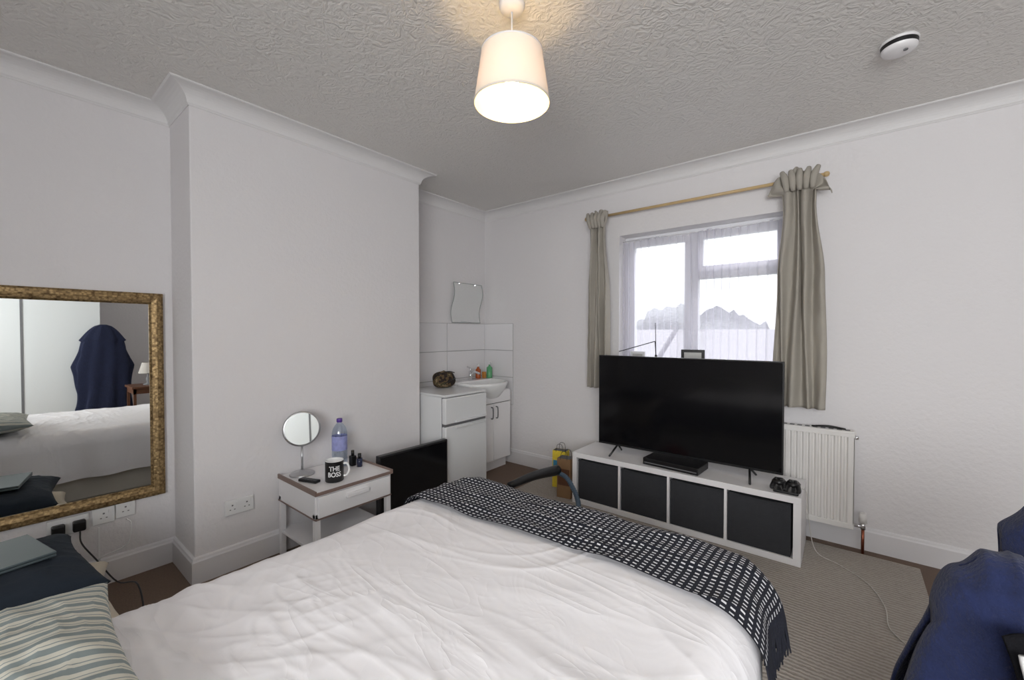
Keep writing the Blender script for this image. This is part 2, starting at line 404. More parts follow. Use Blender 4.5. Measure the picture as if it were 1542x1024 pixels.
# net curtain
b = B('net_curtain')
def netf(u, v):
    x = WX0+.012+u*(WX1-WX0-.024); z = SZ+.012+v*(1.068)
    ph = 2*math.pi*x/.058+3.4*N_(Vector((x*4, z*.4, 1)))+.5*math.sin(z*3)
    amp = (.012*(1-.35*v)+.010*N_(Vector((x*6, z*.8, 0))))
    return Vector((x+.006*math.sin(ph+1), YW+.070+amp*math.sin(ph), z-(.02*math.sin(math.pi*((x*2.4) % 1)) if v > .97 else 0)))
b.surf(netf, 400, 30, M_net); b.tube([(WX0+.003, YW+.070, 2.142), (WX1-.003, YW+.070, 2.142)], .004, M_upvc); b.done()

# curtain rod & curtains
b = B('curtain_rod')
b.cyl((-1.80, 3.30, 2.348), (-.11, 3.30, 2.348), .011, M_rodwood)
for x in (-1.74, -.17):
    b.cyl((x, 3.30, 2.348), (x, YW-.001, 2.348), .008, M_rodwood); b.cyl((x, YW-.008, 2.348), (x, YW-.001, 2.348), .022, M_rodwood)
for x in (-1.80, -.11): b.lathe([(0, -.018), (.014, -.012), (.018, 0), (.014, .012), (0, .018)], (x, 3.30, 2.348), M_rodwood, n=16)
b.done()
def curtain(cx, wtop, wneck, wmid, wbot, z0, z1, seed, nf, droop=0.):
    b = B('curtain')
    def width(v):
        K = [(0, wbot), (.15, wbot*1.0), (.55, wmid), (.84, wneck), (.91, wneck*1.05), (.955, wtop*.98), (1, wtop)]
        for (a, wa), (c, wc) in zip(K, K[1:]):
            if v <= c:
                t = (v-a)/(c-a); t = t*t*(3-2*t); return wa+(wc-wa)*t
        return wtop
    def f(u, v):
        w = width(v); z = z0+(z1-z0)*v
        n = N_(Vector((u*3+seed, v*1.5, seed)))
        ph = 2*math.pi*nf*u+2.0*n
        amp = .036*(.7+.5*N_(Vector((u*6, v*3, seed+3))))
        x = cx+(u-.5)*w+.010*math.sin(ph*.5+v*4)
        y = 3.268+amp*math.sin(ph)+.006*N_(Vector((u*14, v*20, seed)))
        top = max(0, (v-.90)/.10)
        z -= droop*top*(abs(u-.45)*2)**2.0*.5
        z += (.015*math.sin(u*19+seed)*top)
        return Vector((x, min(y, 3.36), z))
    b.surf(f, 120, 90, M_curtain)
    for k in range(5):
        uu = (k+.5)/5; x = cx+(uu-.5)*wneck
        b.tube([(x, 3.245, z1-.14), (x+(uu-.5)*.02, 3.222, z1-.07), (x+(uu-.5)*.07, 3.245, z1-.012)], lambda t: .012+.007*math.sin(t*math.pi), M_curtain, n=8)
    return b.done(solid=.004)
curtain(-1.675, .20, .14, .19, .21, .875, 2.385, 1.3, 4, .04)
curtain(-.245, .34, .17, .25, .29, .865, 2.405, 5.1, 4, .30)

# exterior (hazy overcast)
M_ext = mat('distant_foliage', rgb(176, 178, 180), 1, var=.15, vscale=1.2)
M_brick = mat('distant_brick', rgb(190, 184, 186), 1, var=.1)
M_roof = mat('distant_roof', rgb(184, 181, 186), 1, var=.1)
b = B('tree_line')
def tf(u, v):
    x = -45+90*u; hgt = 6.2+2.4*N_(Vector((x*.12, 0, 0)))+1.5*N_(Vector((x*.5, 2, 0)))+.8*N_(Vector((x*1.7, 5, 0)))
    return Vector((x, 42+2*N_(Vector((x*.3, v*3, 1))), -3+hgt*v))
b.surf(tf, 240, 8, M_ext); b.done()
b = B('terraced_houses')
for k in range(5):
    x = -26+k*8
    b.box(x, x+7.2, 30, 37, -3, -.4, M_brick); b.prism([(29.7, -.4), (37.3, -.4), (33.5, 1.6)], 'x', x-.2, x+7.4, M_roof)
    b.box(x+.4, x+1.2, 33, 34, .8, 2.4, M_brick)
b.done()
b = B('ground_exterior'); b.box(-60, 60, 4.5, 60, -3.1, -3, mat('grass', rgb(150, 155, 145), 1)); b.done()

# ------------------------------------------------------------------ bed
bed = bpy.data.objects.new('bed', None); scene.collection.objects.link(bed)
CX, CY, ZT = -.89, .62, .585
HX, HY, RR = .60, .91, .11
def wr(x, y):
    wx = .30*N_(Vector((x*1.4, y*1.4, 3.1))); wy = .30*N_(Vector((x*1.4, y*1.4, 8.7)))
    X, Y = x+wx, y+wy
    a = N_(Vector((x*1.3, y*1.3, 3)))*.020+N_(Vector((x*3, y*3, 13)))*.006
    def rd(th, al, ac, sd, p):
        c, s_ = math.cos(th), math.sin(th)
        return (1-abs(N_(Vector(((c*X+s_*Y)*al, (-s_*X+c*Y)*ac, sd)))))**p
    m1 = .5+.5*N_(Vector((x*1.7, y*1.7, 21))); m2 = max(0, .3+N_(Vector((x*2.0, y*2.0, 31)))); m3 = max(0, .2+N_(Vector((x*1.6, y*2.2, 41))))
    near = max(0, min(1, (.85-y)/.8))
    r = rd(.30, .9, 5.0, 7, 8)*.008*m1+rd(.55, 1.6, 10, 17, 7)*.005*m2+rd(-.7, 1.8, 8, 27, 7)*.006*m3
    r += near*(rd(.9, 2.5, 9, 37, 6)*.010*m1+rd(-.2, 4, 14, 47, 5)*.005)
    return a+r
def bedsurf(a, bb, off, folds=1.0, seed=0., z_min=.06):
    hx, hy, r = HX, HY, RR+off
    ex = max(0, abs(a)-hx); ey = max(0, abs(bb)-hy); e = math.hypot(ex, ey)
    px = max(-hx, min(hx, a)); py = max(-hy, min(hy, bb))
    wv_ = wr(CX+a, CY+bb)
    if e < 1e-6: return Vector((CX+px, CY+py, ZT+off+wv_+.012*math.cos(px/hx*1.57)*math.cos(py/hy*1.57)))
    dx = math.copysign(ex/e, a); dy = math.copysign(ey/e, bb)
    if e < math.pi*r/2: h = r*math.sin(e/r); d = r*(1-math.cos(e/r))
    else: h = r; d = r+(e-math.pi*r/2)
    k = min(1, d/.3)
    along = (px*1.0+py*1.0)+math.atan2(ey, ex)*.35
    h += folds*(.022*k)*math.sin(along*17+2*N_(Vector((along*3, seed, 0))))+.02*k
    z = ZT+off-d+wv_*(1-k)
    return Vector((CX+px+dx*h, CY+py+dy*h, max(z, z_min)))
b = B('bed_base'); b.box(CX-.66, CX+.66, CY-.98, CY+.98, .05, .30, M_matt, bev=.01)
for x in (-.6, .6):
    for y in (-.9, .9): b.cyl((CX+x, CY+y, .012), (CX+x, CY+y, .06), .025, M_black)
b.done(bed)
b = B('mattress'); b.box(CX-.65, CX+.65, CY-.97, CY+.97, .302, .53, M_matt, bev=.03); b.done(bed)
b = B('duvet')
La0, La1, Lb0, Lb1 = -HX-.42, HX+.24, -HY-.3, HY+.17
b.surf(lambda u, v: bedsurf(La0+(La1-La0)*u, Lb0+(Lb1-Lb0)*v, 0), 330, 400, M_duvet)
b.done(bed)
# throw : lies across the foot
b = B('throw_blanket')
A0, A1, B0, B1 = -HX-.36, HX+.19, .60, HY+.27
def tpt(u, v):
    a = A0+(A1-A0)*u; bb = B0+(B1-B0)*v+.035*math.sin(a*3.1+.6)*(1-v)
    q = bedsurf(a, bb, .016, 1.15, 3.)
    q.z += .008*N_(Vector((a*6, bb*6, 2)))+.008*(1-abs(N_(Vector((a*3, bb*9, 5)))))**5
    return q
b.surf(tpt, 240, 110, M_throw, uvf=lambda u, v: ((A0+(A1-A0)*u), (B0+(B1-B0)*v)))
for u0, n_ in ((0., 40), (1., 60)):
    for k in range(n_):
        v = (k+.5)/n_; p0 = tpt(u0, v); p1 = tpt(u0+(.02 if u0 < .5 else -.02), v); d = (p0-p1).normalized()
        L = .10*random.uniform(.8, 1.1); j = Vector((random.uniform(-.012, .012), random.uniform(-.012, .012), 0))
        for s_ in (-.003, .003):
            b.tube([p0-d*.01, p0+d*.02+Vector((0, s_, -.02)), p0+d*.03+j*.6+Vector((0, s_*2, -L*.6)), p0+d*.03+j+Vector((s_, s_*3, -L))], .0026, M_fringe, n=5, sub=3)
b.done(bed)

def pillow(name, c, lx, ly, h, m, rz=0, tilt=0, ty=0, seed=0., puff=.5, par=None):
    b = B(name)
    M = Matrix.Translation(c) @ Matrix.Rotation(math.radians(rz), 4, 'Z') @ Matrix.Rotation(math.radians(tilt), 4, 'X') @ Matrix.Rotation(math.radians(ty), 4, 'Y')
    for sg in (1, -1):
        def f(u, v):
            U, V = 2*u-1, 2*v-1
            t = max(0, (1-abs(U)**2.6)*(1-abs(V)**2.6))**puff
            pinch = 1-.07*(1-abs(V)**2)*abs(U)**6; pinv = 1-.09*(1-abs(U)**2)*abs(V)**6
            w = N_(Vector((U*2.3, V*2.3, seed)))*.14+N_(Vector((U*5, V*5, seed+4)))*.06
            w += .10*(1-abs(N_(Vector((U*3+V*2, V*4-U, seed+8)))))**6
            return M @ Vector((U*lx/2*pinch, V*ly/2*pinv, sg*h/2*t*(1+w) + .012*N_(Vector((U*1.5, V*1.5, seed+9)))))
        b.surf(f, 60, 60, m, uvf=lambda u, v: (u*lx+.006*math.sin(v*9), v*ly))
    bmesh.ops.remove_doubles(b.bm, verts=b.bm.verts, dist=.0005)
    bmesh.ops.recalc_face_normals(b.bm, faces=b.bm.faces)
    return b.done(par)
pillow('pillow', (-1.23, -.06, .672), .66, .50, .125, M_stripe, rz=0, seed=2)
pillow('pillow', (-.52, -.26, .668), .60, .44, .12, M_stripe, rz=-4, seed=5)
# cushion pile by the wall
pillow('floor_cushion', (-2.42, -.06, .10), .66, .80, .19, M_cream, rz=4, seed=11, puff=.35)
pillow('floor_cushion', (-2.42, -.07, .268), .64, .78, .15, M_cream, rz=-3, seed=12, puff=.35)
pillow('navy_cushion', (-2.46, -.10, .410), .62, .70, .15, M_navyc, rz=5, seed=15, puff=.35)
b = B('laptop'); b.box(-2.62, -2.32, -.20, .12, .493, .503, M_laptop, bev=.003); b.box(-2.62, -2.32, -.20, .12, .504, .513, M_laptop, bev=.003)
b.done(M=rotz(-2.47, -.04, 12))

# ------------------------------------------------------------------ wall mirror
b = B('wall_mirror')
y0, y1, z0, z1 = -.85, .623, .419, 1.573; fw = .062; x0 = XL+.001
t = bmesh.new(); prof = [(0, 0), (0, .022), (.010, .030), (.030, .032), (.052, .026), (fw, .014), (fw, 0)]
cor = [(y0, z0, 1, 1), (y1, z0, -1, 1), (y1, z1, -1, -1), (y0, z1, 1, -1)]
rings = [[t.verts.new((x0+hh, cy+sy*d, cz+sz*d)) for d, hh in prof] for cy, cz, sy, sz in cor]
for i in range(4):
    a, c = rings[i], rings[(i+1) % 4]
    for k in range(len(prof)-1): t.faces.new((a[k], a[k+1], c[k+1], c[k]))
bmesh.ops.recalc_face_normals(t, faces=t.faces); b.add(t, M_gold)
b.box(x0+.002, x0+.010, y0+.05, y1-.05, z0+.05, z1-.05, M_mirror); b.done()

# ------------------------------------------------------------------ sockets
def socket(name, y, z, w, x=XL, double=True, plugs=()):
    b = B(name); x += .001
    b.box(x, x+.012, y-w/2, y+w/2, z-.043, z+.043, M_socket, bev=.004)
    offs = (-w/4, w/4) if double else (0,)
    for o_ in offs:
        b.box(x+.012, x+.0125, y+o_-.004, y+o_+.004, z+.008, z+.016, M_gasket)
        for q in (-.011, .011): b.box(x+.012, x+.0125, y+o_+q-.0035, y+o_+q+.0035, z-.014, z-.009, M_gasket)
        b.box(x+.012, x+.016, y+o_+.018, y+o_+.028, z+.012, z+.030, M_socket, bev=.001)
    for o_ in plugs:
        b.box(x+.014, x+.050, y+o_-.024, y+o_+.024, z-.032, z+.022, M_black, bev=.008, seg=3)
    return b.done()
socket('wall_socket', .235, .364, .150, plugs=(-.037, .037))
socket('wall_socket', .365, .372, .088, double=False)
socket('wall_socket', .452, .380, .080, double=False)
socket('wall_socket', .881, .358, .146, x=BX)
b = B('power_cable')
b.tube([(-3.045, .272, .335), (-3.02, .275, .28), (-2.95, .32, .20), (-2.80, .375, .12), (-2.60, .42, .16), (-2.4, .39, .05), (-2.2, .2, .02)], .0035, M_black); b.done()
b = B('power_cable')
b.tube([(-3.07, .452, .33), (-3.06, .47, .30), (-3.05, .45, .20), (-3.06, .37, .17), (-3.06, .33, .16)], .003, M_socket)
b.box(-3.08, -3.072, .34, .348, .02, .32, M_socket); b.done()

# ------------------------------------------------------------------ bedside table
b = B('bedside_table')
nx0, nx1, ny0, ny1, nz = -2.69, -2.235, 1.085, 1.565, .49
for x in (nx0, nx1-.03):
    for y in (ny0, ny1-.03): b.box(x, x+.03, y, y+.03, .0, nz-.13, M_white, bev=.002)
b.box(nx0, nx1, ny0, ny1, nz-.155, nz-.028, M_white, bev=.002)
b.box(nx1-.001, nx1+.014, ny0+.012, ny1-.012, nz-.150, nz-.034, M_white, bev=.003)
b.box(nx1+.012, nx1+.034, (ny0+ny1)/2-.07, (ny0+ny1)/2+.07, nz-.080, nz-.058, M_white, bev=.003)
b.box(nx0, nx1+.016, ny0-.004, ny1+.004, nz-.022, nz-.010, M_white, bev=.001)
b.box(nx0, nx1+.017, ny0-.006, ny0+.002, nz-.024, nz+.002, M_taupe); b.box(nx0, nx1+.017, ny1-.002, ny1+.006, nz-.024, nz+.002, M_taupe)
b.box(nx1+.008, nx1+.018, ny0, ny1, nz-.024, nz-.008, M_taupe)
b.box(nx0, nx1, ny0-.004, ny0+.001, nz-.160, nz-.154, M_taupe); b.box(nx1-.001, nx1+.006, ny0, ny1, nz-.162, nz-.153, M_taupe)
b.box(nx0+.005, nx1-.005, ny0+.005, ny1-.005, .135, .153, M_white, bev=.002)
b.done()
tz = nz-.0095
b = B('makeup_mirror'); mc = Vector((-2.60, 1.185, .0))
b.lathe([(0, 0), (.070, 0), (.072, .006), (.062, .013), (.02, .018), (.012, .03), (0, .03)], (mc.x, mc.y, tz), M_steel)
b.cyl((mc.x, mc.y, tz+.02), (mc.x, mc.y, .66), .006, M_steel)
Mm = Matrix.Translation((mc.x, mc.y, .762)) @ Matrix.Rotation(math.radians(-18), 4, 'Z') @ Matrix.Rotation(math.radians(84), 4, 'Y')
b.lathe([(0, .004), (.097, .004)], (0, 0, 0), M_mirror, M=Mm); b.lathe([(.096, .006), (.104, .006), (.107, 0), (.104, -.006), (0, -.008)], (0, 0, 0), M_steel, M=Mm)
b.tube([(mc.x, mc.y, .655), (mc.x+.005, mc.y, .66)], .009, M_steel); b.done()
# mug
b = B('coffee_mug'); mg = Vector((-2.345, 1.255, tz))
b.lathe([(0, .0), (.048, .0), (.051, .004), (.051, .120)], mg, M_black)
b.lathe([(.051, .120), (.0495, .123), (.0475, .120), (.0465, .01), (0, .008)], mg, M_ceramic)
ha = math.radians(52); hd = Vector((math.cos(ha), math.sin(ha), 0))
b.tube([mg+hd*.049+Vector((0, 0, .098)), mg+hd*.071+Vector((0, 0, .096)), mg+hd*.081+Vector((0, 0, .062)), mg+hd*.069+Vector((0, 0, .030)), mg+hd*.049+Vector((0, 0, .026))], .0065, M_ceramic)
def word(txt, size, zc, ang):
    c = bpy.data.curves.new('w', 'FONT'); c.body = txt; c.size = size; c.align_x = 'CENTER'; c.extrude = 0; c.offset = .0008
    o = bpy.data.objects.new('w', c); scene.collection.objects.link(o)
    bpy.context.view_layer.update()
    me = bpy.data.meshes.new_from_object(o); bpy.data.objects.remove(o)
    t = bmesh.new(); t.from_mesh(me); bpy.data.meshes.remove(me)
    for v in t.verts:
        a = ang+v.co.x/.0518; v.co = Vector((mg.x+.0518*math.cos(a), mg.y+.0518*math.sin(a), mg.z+zc+v.co.y*1.15))
    b.add(t, M_ceramic)
word('THE', .033, .070, math.radians(-28)); word('BOSS', .033, .036, math.radians(-28))
b.done()
b = B('water_bottle'); wb = (-2.585, 1.42, tz)
b.lathe([(0, 0), (.040, 0), (.046, .006), (.047, .05), (.044, .06), (.047, .07), (.047, .105)], wb, M_pet)
b.lathe([(.0475, .105), (.0478, .108), (.0478, .195), (.0475, .198)], wb, M_label)
b.lathe([(.047, .198), (.047, .215), (.040, .245), (.022, .272), (.014, .280), (.014, .290)], wb, M_pet)
b.lathe([(0, .309), (.016, .309), (.018, .306), (.018, .286), (.0145, .284)], wb, M_purple, n=20); b.done()
b = B('perfume_bottle')
b.box(-2.535, -2.50, 1.455, 1.49, tz, tz+.065, M_black, bev=.004); b.cyl((-2.5175, 1.4725, tz+.065), (-2.5175, 1.4725, tz+.10), .010, M_black); b.done()
b = B('perfume_bottle')
b.cyl((-2.465, 1.49, tz), (-2.465, 1.49, tz+.055), .018, mat('dark_glass', rgb(40, 45, 70), .1)); b.cyl((-2.465, 1.49, tz+.055), (-2.465, 1.49, tz+.085), .011, M_black); b.done()
b = B('remote_control'); b.box(-2.50, -2.37, 1.13, 1.17, tz+.001, tz+.017, M_black, bev=.005)
for i in range(5):
    for j in range(2): b.box(-2.485+i*.022, -2.473+i*.022, 1.139+j*.014, 1.147+j*.014, tz+.017, tz+.019, M_gasket)
b.done(M=rotz(-2.435, 1.15, 20))

# small television standing on the floor
b = B('television')
b.box(-.022, .022, 0, .60, .0, .46, M_black, bev=.006); b.box(.0222, .0232, .014, .586, .02, .446, M_screen)
b.box(-.08, .10, .05, .33, -.075, -.062, M_black, bev=.005); b.box(-.018, .018, .16, .24, -.065, .01, M_black)
b.done(M=Matrix.Translation((-2.40, 1.580, .076)))
# ------------------------------------------------------------------ fridge
b = B('mini_fridge_freezer'); fx0, fx1, fy0, fy1 = -3.0, -2.45, 2.225, 2.705
b.box(fx0, fx1-.055, fy0, fy1, .02, .835, M_appl, bev=.005)
b.box(fx0, fx1-.01, fy0, fy1, .835, .855, M_appl, bev=.006)
b.box(fx1-.056, fx1-.046, fy0+.008, fy1-.008, .04, .83, M_gasket)
b.box(fx1-.047, fx1, fy0, fy1, .622, .830, M_appl, bev=.010, seg=3); b.box(fx1-.047, fx1, fy0, fy1, .04, .602, M_appl, bev=.010, seg=3)
b.box(fx1-.040, fx1-.012, fy0+.006, fy1-.006, .60, .624, M_gasket)
b.box(fx1-.002, fx1+.018, fy0+.10, fy1-.02, .628, .644, M_appl, bev=.005); b.box(fx1-.002, fx1+.018, fy0+.10, fy1-.02, .580, .596, M_appl, bev=.005)
for y in (fy0+.05, fy1-.05):
    for x in (fx0+.05, fx1-.1): b.cyl((x, y, 0), (x, y, .022), .018, M_black)
b.done()
b = B('camouflage_wash_bag')
def bagf(u, v):
    a = 2*math.pi*u; r = math.sin(math.pi*v)**.55 if 0 < v < 1 else 0
    z = .075-.075*math.cos(math.pi*v); n = 1+.10*N_(Vector((math.cos(a)*2, math.sin(a)*2, v*3)))
    return Vector((-2.84+.085*r*n*math.cos(a), 2.56+.115*r*n*math.sin(a), .8555+z*(.95+.2*N_(Vector((math.cos(a), math.sin(a), 5)))*v)))
b.surf(bagf, 36, 20, M_camo, closeu=True)
b.tube([(-2.80, 2.47, .985), (-2.78, 2.56, 1.002), (-2.80, 2.65, .985)], .005, M_black); b.tube([(-2.765, 2.50, .90), (-2.74, 2.56, .93), (-2.765, 2.63, .94)], .004, M_black); b.done()

# ------------------------------------------------------------------ vanity
b = B('vanity_basin'); vx0, vx1, vy0, vy1 = -3.07, -2.68, 2.78, 3.30
b.box(vx0, vx1, vy0, vy1, .10, .78, M_white, bev=.003); b.box(vx0, vx1-.04, vy0+.01, vy1-.01, 0, .10, M_white)
ym = (vy0+vy1)/2
b.box(vx1, vx1+.002, vy0+.004, vy1-.004, .108, .772, M_gasket)
b.box(vx1, vx1+.017, vy0+.003, vy1-.003, .667, .775, M_white, bev=.003)
b.box(vx1, vx1+.017, vy0+.003, ym-.003, .105, .659, M_white, bev=.003); b.box(vx1, vx1+.017, ym+.003, vy1-.003, .105, .659, M_white, bev=.003)
for y in (ym-.035, ym+.035): b.tube([(vx1+.017, y, .52), (vx1+.04, y, .53), (vx1+.04, y, .62), (vx1+.017, y, .63)], .006, M_gasket, sub=3)
b.lathe([(0, .66), (.40, .67), (.70, .72), (.93, .80), (1.0, .845), (1.0, .865), (.96, .87), (.88, .862), (.80, .82), (.60, .76), (.2, .74), (0, .74)], (-2.825, 3.04, 0), M_ceramic, n=48, sx=.25, sy=.278)
b.box(-3.085, -2.90, 2.765, 3.345, .80, .872, M_ceramic, bev=.015, seg=3)
b.cyl((-2.985, 3.05, .87), (-2.985, 3.05, .96), .020, M_chrome, r1=.017)
b.tube([(-2.985, 3.05, .93), (-2.93, 3.05, .955), (-2.86, 3.05, .94)], .012, M_chrome); b.tube([(-2.985, 3.05, .96), (-2.985, 3.05, .985), (-3.03, 3.05, 1.0)], .008, M_chrome)
b.done()
b = B('soap_bottle'); b.lathe([(0, 0), (.026, 0), (.028, .01), (.028, .09), (.012, .105), (.012, .12), (0, .12)], (-3.02, 3.20, .8725), M_amber, n=20)
b.cyl((-3.02, 3.20, .99), (-3.02, 3.20, 1.02), .009, M_white); b.done()
b = B('soap_bottle'); b.lathe([(0, 0), (.028, 0), (.030, .01), (.030, .11), (.010, .125), (.010, .14), (0, .14)], (-2.95, 3.30, .8725), M_green, n=20)
b.tube([(-2.95, 3.30, 1.01), (-2.95, 3.30, 1.04), (-2.92, 3.30, 1.04)], .006, M_white); b.done()
b = B('soap_bottle'); b.box(-3.00, -2.96, 3.235, 3.262, .8725, .94, mat('orange_tube', rgb(190, 130, 60), .4), bev=.006); b.done()
# tiles
b = B('splashback_tiles')
b.box(XL+.0005, XL+.004, 2.195, YW-.001, .60, 1.445, M_grout); b.box(XL+.001, -2.70, YW-.004, YW-.0005, .60, 1.445, M_grout)
zs = [.60, .885, 1.165, 1.445]; ys = [2.195, 2.28, 2.83, 3.384]
for za, zb in zip(zs, zs[1:]):
    for ya, yb in zip(ys, ys[1:]): b.box(XL+.002, XL+.009, ya+.003, yb-.003, za+.003, zb-.003, M_tile, bev=.0015)
    b.box(XL+.009, -2.702, YW-.009, YW-.002, za+.003, zb-.003, M_tile, bev=.0015)
b.done()
b = B('wavy_mirror')
t = bmesh.new(); N = 24; L_ = []; R_ = []
for k in range(N+1):
    q = k/N; z = 1.455+.40*q; wv_ = .022*math.sin(q*2*math.pi)
    L_.append((2.89-wv_, z)); R_.append((3.30-wv_, z+.0))
def fx(z): return XL+.012+(z-1.455)*.05
front = [t.verts.new((fx(z)+.005, y, z)) for y, z in L_+R_[::-1]]; back = [t.verts.new((fx(z), y, z)) for y, z in L_+R_[::-1]]
t.faces.new(front); t.faces.new(back[::-1])
for k in range(len(front)): t.faces.new((front[k], back[k], back[(k+1) % len(front)], front[(k+1) % len(front)]))
bmesh.ops.recalc_face_normals(t, faces=t.faces); b.add(t, M_mirror)
loop_ = [(fx(z)+.005, y, z) for y, z in L_+R_[::-1]]; b.tube(loop_+[loop_[0]], .0025, M_glassrim, n=6, sub=1)
for y in (2.97, 3.2): b.box(XL+.001, XL+.045, y, y+.015, 1.842, 1.862, M_chrome, bev=.002)
b.done()

# ------------------------------------------------------------------ radiator
b = B('radiator'); rx0, rx1, rz0, rz1 = -.80, .045, .145, .745; ry = 3.275
t = bmesh.new()
nch = 25; pitch = (rx1-rx0-.04)/nch; pts = [(rx0, ry)]
for k in range(nch):
    x = rx0+.02+k*pitch
    pts += [(x, ry), (x+pitch*.25, ry+.012), (x+pitch*.45, ry+.012), (x+pitch*.7, ry)]
pts.append((rx1, ry))
cols = [[t.verts.new((x, y, z)) for z in (rz0+.035, rz1-.035)] for x, y in pts]
for a, c in zip(cols, cols[1:]): t.faces.new((a[0], c[0], c[1], a[1]))
b.add(t, M_rad)
b.box(rx0, rx1, ry-.0005, ry+.014, rz1-.036, rz1-.012, M_rad, bev=.003); b.box(rx0, rx1, ry-.0005, ry+.014, rz0, rz0+.036, M_rad, bev=.004)
b.box(rx0-.002, rx1+.002, ry-.001, ry+.075, rz1-.014, rz1, M_rad, bev=.003)
for k in range(20): b.box(rx0+.02+k*.041, rx0+.045+k*.041, ry+.02, ry+.06, rz1-.0005, rz1+.0008, M_gasket)
for x in (rx0, rx1-.003): b.box(x-.002, x+.005, ry, ry+.075, rz0+.01, rz1-.005, M_rad, bev=.002)
b.box(rx0+.01, rx1-.01, ry+.06, ry+.072, rz0+.01, rz1-.02, M_rad)
for x in (rx0+.12, rx1-.12): b.box(x, x+.03, ry+.07, YW-.002, .3, .6, M_rad)
b.cyl((rx1, ry+.04, .165), (rx1+.05, ry+.04, .165), .010, M_chrome)
b.cyl((rx1+.045, ry+.04, .15), (rx1+.045, ry+.04, .19), .014, M_chrome)
b.cyl((rx1+.045, ry+.04, .19), (rx1+.045, ry+.04, .25), .020, M_rad, r1=.017)
b.cyl((rx1+.045, ry+.04, .0), (rx1+.045, ry+.04, .15), .008, M_copper)
b.cyl((rx1, ry+.04, rz1-.04), (rx1+.02, ry+.04, rz1-.04), .012, M_chrome)
b.done()
b = B('charging_cable'); b.tube([(-.17, 3.30, .752), (-.10, 3.29, .758), (-.04, 3.31, .752), (.0, 3.30, .753), (-.08, 3.315, .759), (-.15, 3.31, .753)], .005, M_black); b.done()

# ------------------------------------------------------------------ tv stand
b = B('tv_cube_shelf'); kx0, kx1, ky0, ky1, kh = -1.68, -.19, 2.86, 3.25, .41; T = .038
z_ = .013
b.box(kx0, kx1, ky0, ky1, z_, z_+T, M_white, bev=.0015); b.box(kx0, kx1, ky0, ky1, kh-T, kh, M_white, bev=.0015)
b.box(kx0, kx0+T, ky0, ky1, z_+T, kh-T, M_white); b.box(kx1-T, kx1, ky0, ky1, z_+T, kh-T, M_white)
cw = (kx1-kx0-2*T)/4
for k in range(1, 4): b.box(kx0+T+k*cw-.008, kx0+T+k*cw+.008, ky0+.001, ky1, z_+T, kh-T, M_white)
b.done()
for k in range(4):
    bb_ = B('storage_box'); x0 = kx0+T+k*cw+.012; x1 = kx0+T+(k+1)*cw-.012; zt = kh-T-.012
    def ff(u, v, x0=x0, x1=x1, k=k):
        bulge = math.sin(math.pi*u)*math.sin(math.pi*v)
        return Vector((x0+(x1-x0)*u, ky0+.012-.008*bulge*(1+N_(Vector((u*3, v*3, k)))), z_+T+.001+(zt-z_-T)*v-.008*math.sin(math.pi*u)*v))
    bb_.surf(ff, 16, 12, M_blackfab)
    bb_.box(x0, x1, ky0+.0125, ky1-.01, z_+T+.001, zt-.008, M_blackfab, bev=.004)
    bb_.box(x0, x1, ky0+.006, ky0+.012, zt-.014, zt-.008, M_blackfab); bb_.done()
# TV
b = B('television'); tx0, tx1, tz0, tz1, ty = -1.529, -.293, .478, 1.174, 3.01
b.box(tx0, tx1, ty, ty+.025, tz0, tz1, M_black, bev=.004); b.box(tx0+.25, tx1-.25, ty+.02, ty+.07, tz0+.03, tz1-.25, M_black, bev=.015)
b.box(tx0+.008, tx1-.008, ty-.001, ty+.001, tz0+.016, tz1-.008, M_screen)
for x, s_ in ((-1.37, -1), (-.475, 1)):
    b.tube([(x, ty+.012, tz0+.01), (x+s_*.02, ty-.10, kh+.008)], .007, M_black); b.tube([(x, ty+.012, tz0+.01), (x+s_*.02, ty+.12, kh+.008)], .007, M_black)
b.done()
b = B('set_top_box'); b.box(-1.12, -.74, 2.885, 3.09, kh+.004, kh+.052, M_black, bev=.005); b.box(-1.11, -.75, 2.884, 2.886, kh+.018, kh+.024, M_gasket)
for x in (-1.08, -.78): b.cyl((x, 2.95, kh), (x, 2.95, kh+.006), .012, M_black)
b.done(M=rotz(-.93, 2.98, -4))
b = B('game_controller')
b.box(-.33, -.205, 2.88, 2.98, kh, kh+.016, M_black, bev=.005)
for cx in (-.305, -.235):
    b.lathe([(0, -.018), (.03, -.014), (.042, 0), (.03, .014), (0, .018)], (cx, 2.93, kh+.055), M_black, n=20, sx=.9, sy=1.1)
    for s_ in (-1, 1): b.tube([(cx+s_*.022, 2.92, kh+.05), (cx+s_*.03, 2.885, kh+.035), (cx+s_*.03, 2.87, kh+.026)], lambda t: .015-.004*t, M_black)
    for s_ in (-1, 1): b.cyl((cx+s_*.013, 2.91, kh+.063), (cx+s_*.013, 2.91, kh+.082), .007, M_black)
    b.box(cx-.008, cx+.008, 2.93, 2.95, kh+.016, kh+.04, M_black)
b.done()
b = B('power_cable')
b.tube([(-.195, 2.98, .43), (-.175, 3.00, .40), (-.165, 3.02, .25), (-.13, 3.06, .05), (-.02, 3.03, .018), (.10, 2.90, .018), (.16, 2.70, .018), (.17, 2.50, .018), (.28, 2.35, .018), (.36, 2.2, .016)], .0024, M_cable); b.done()
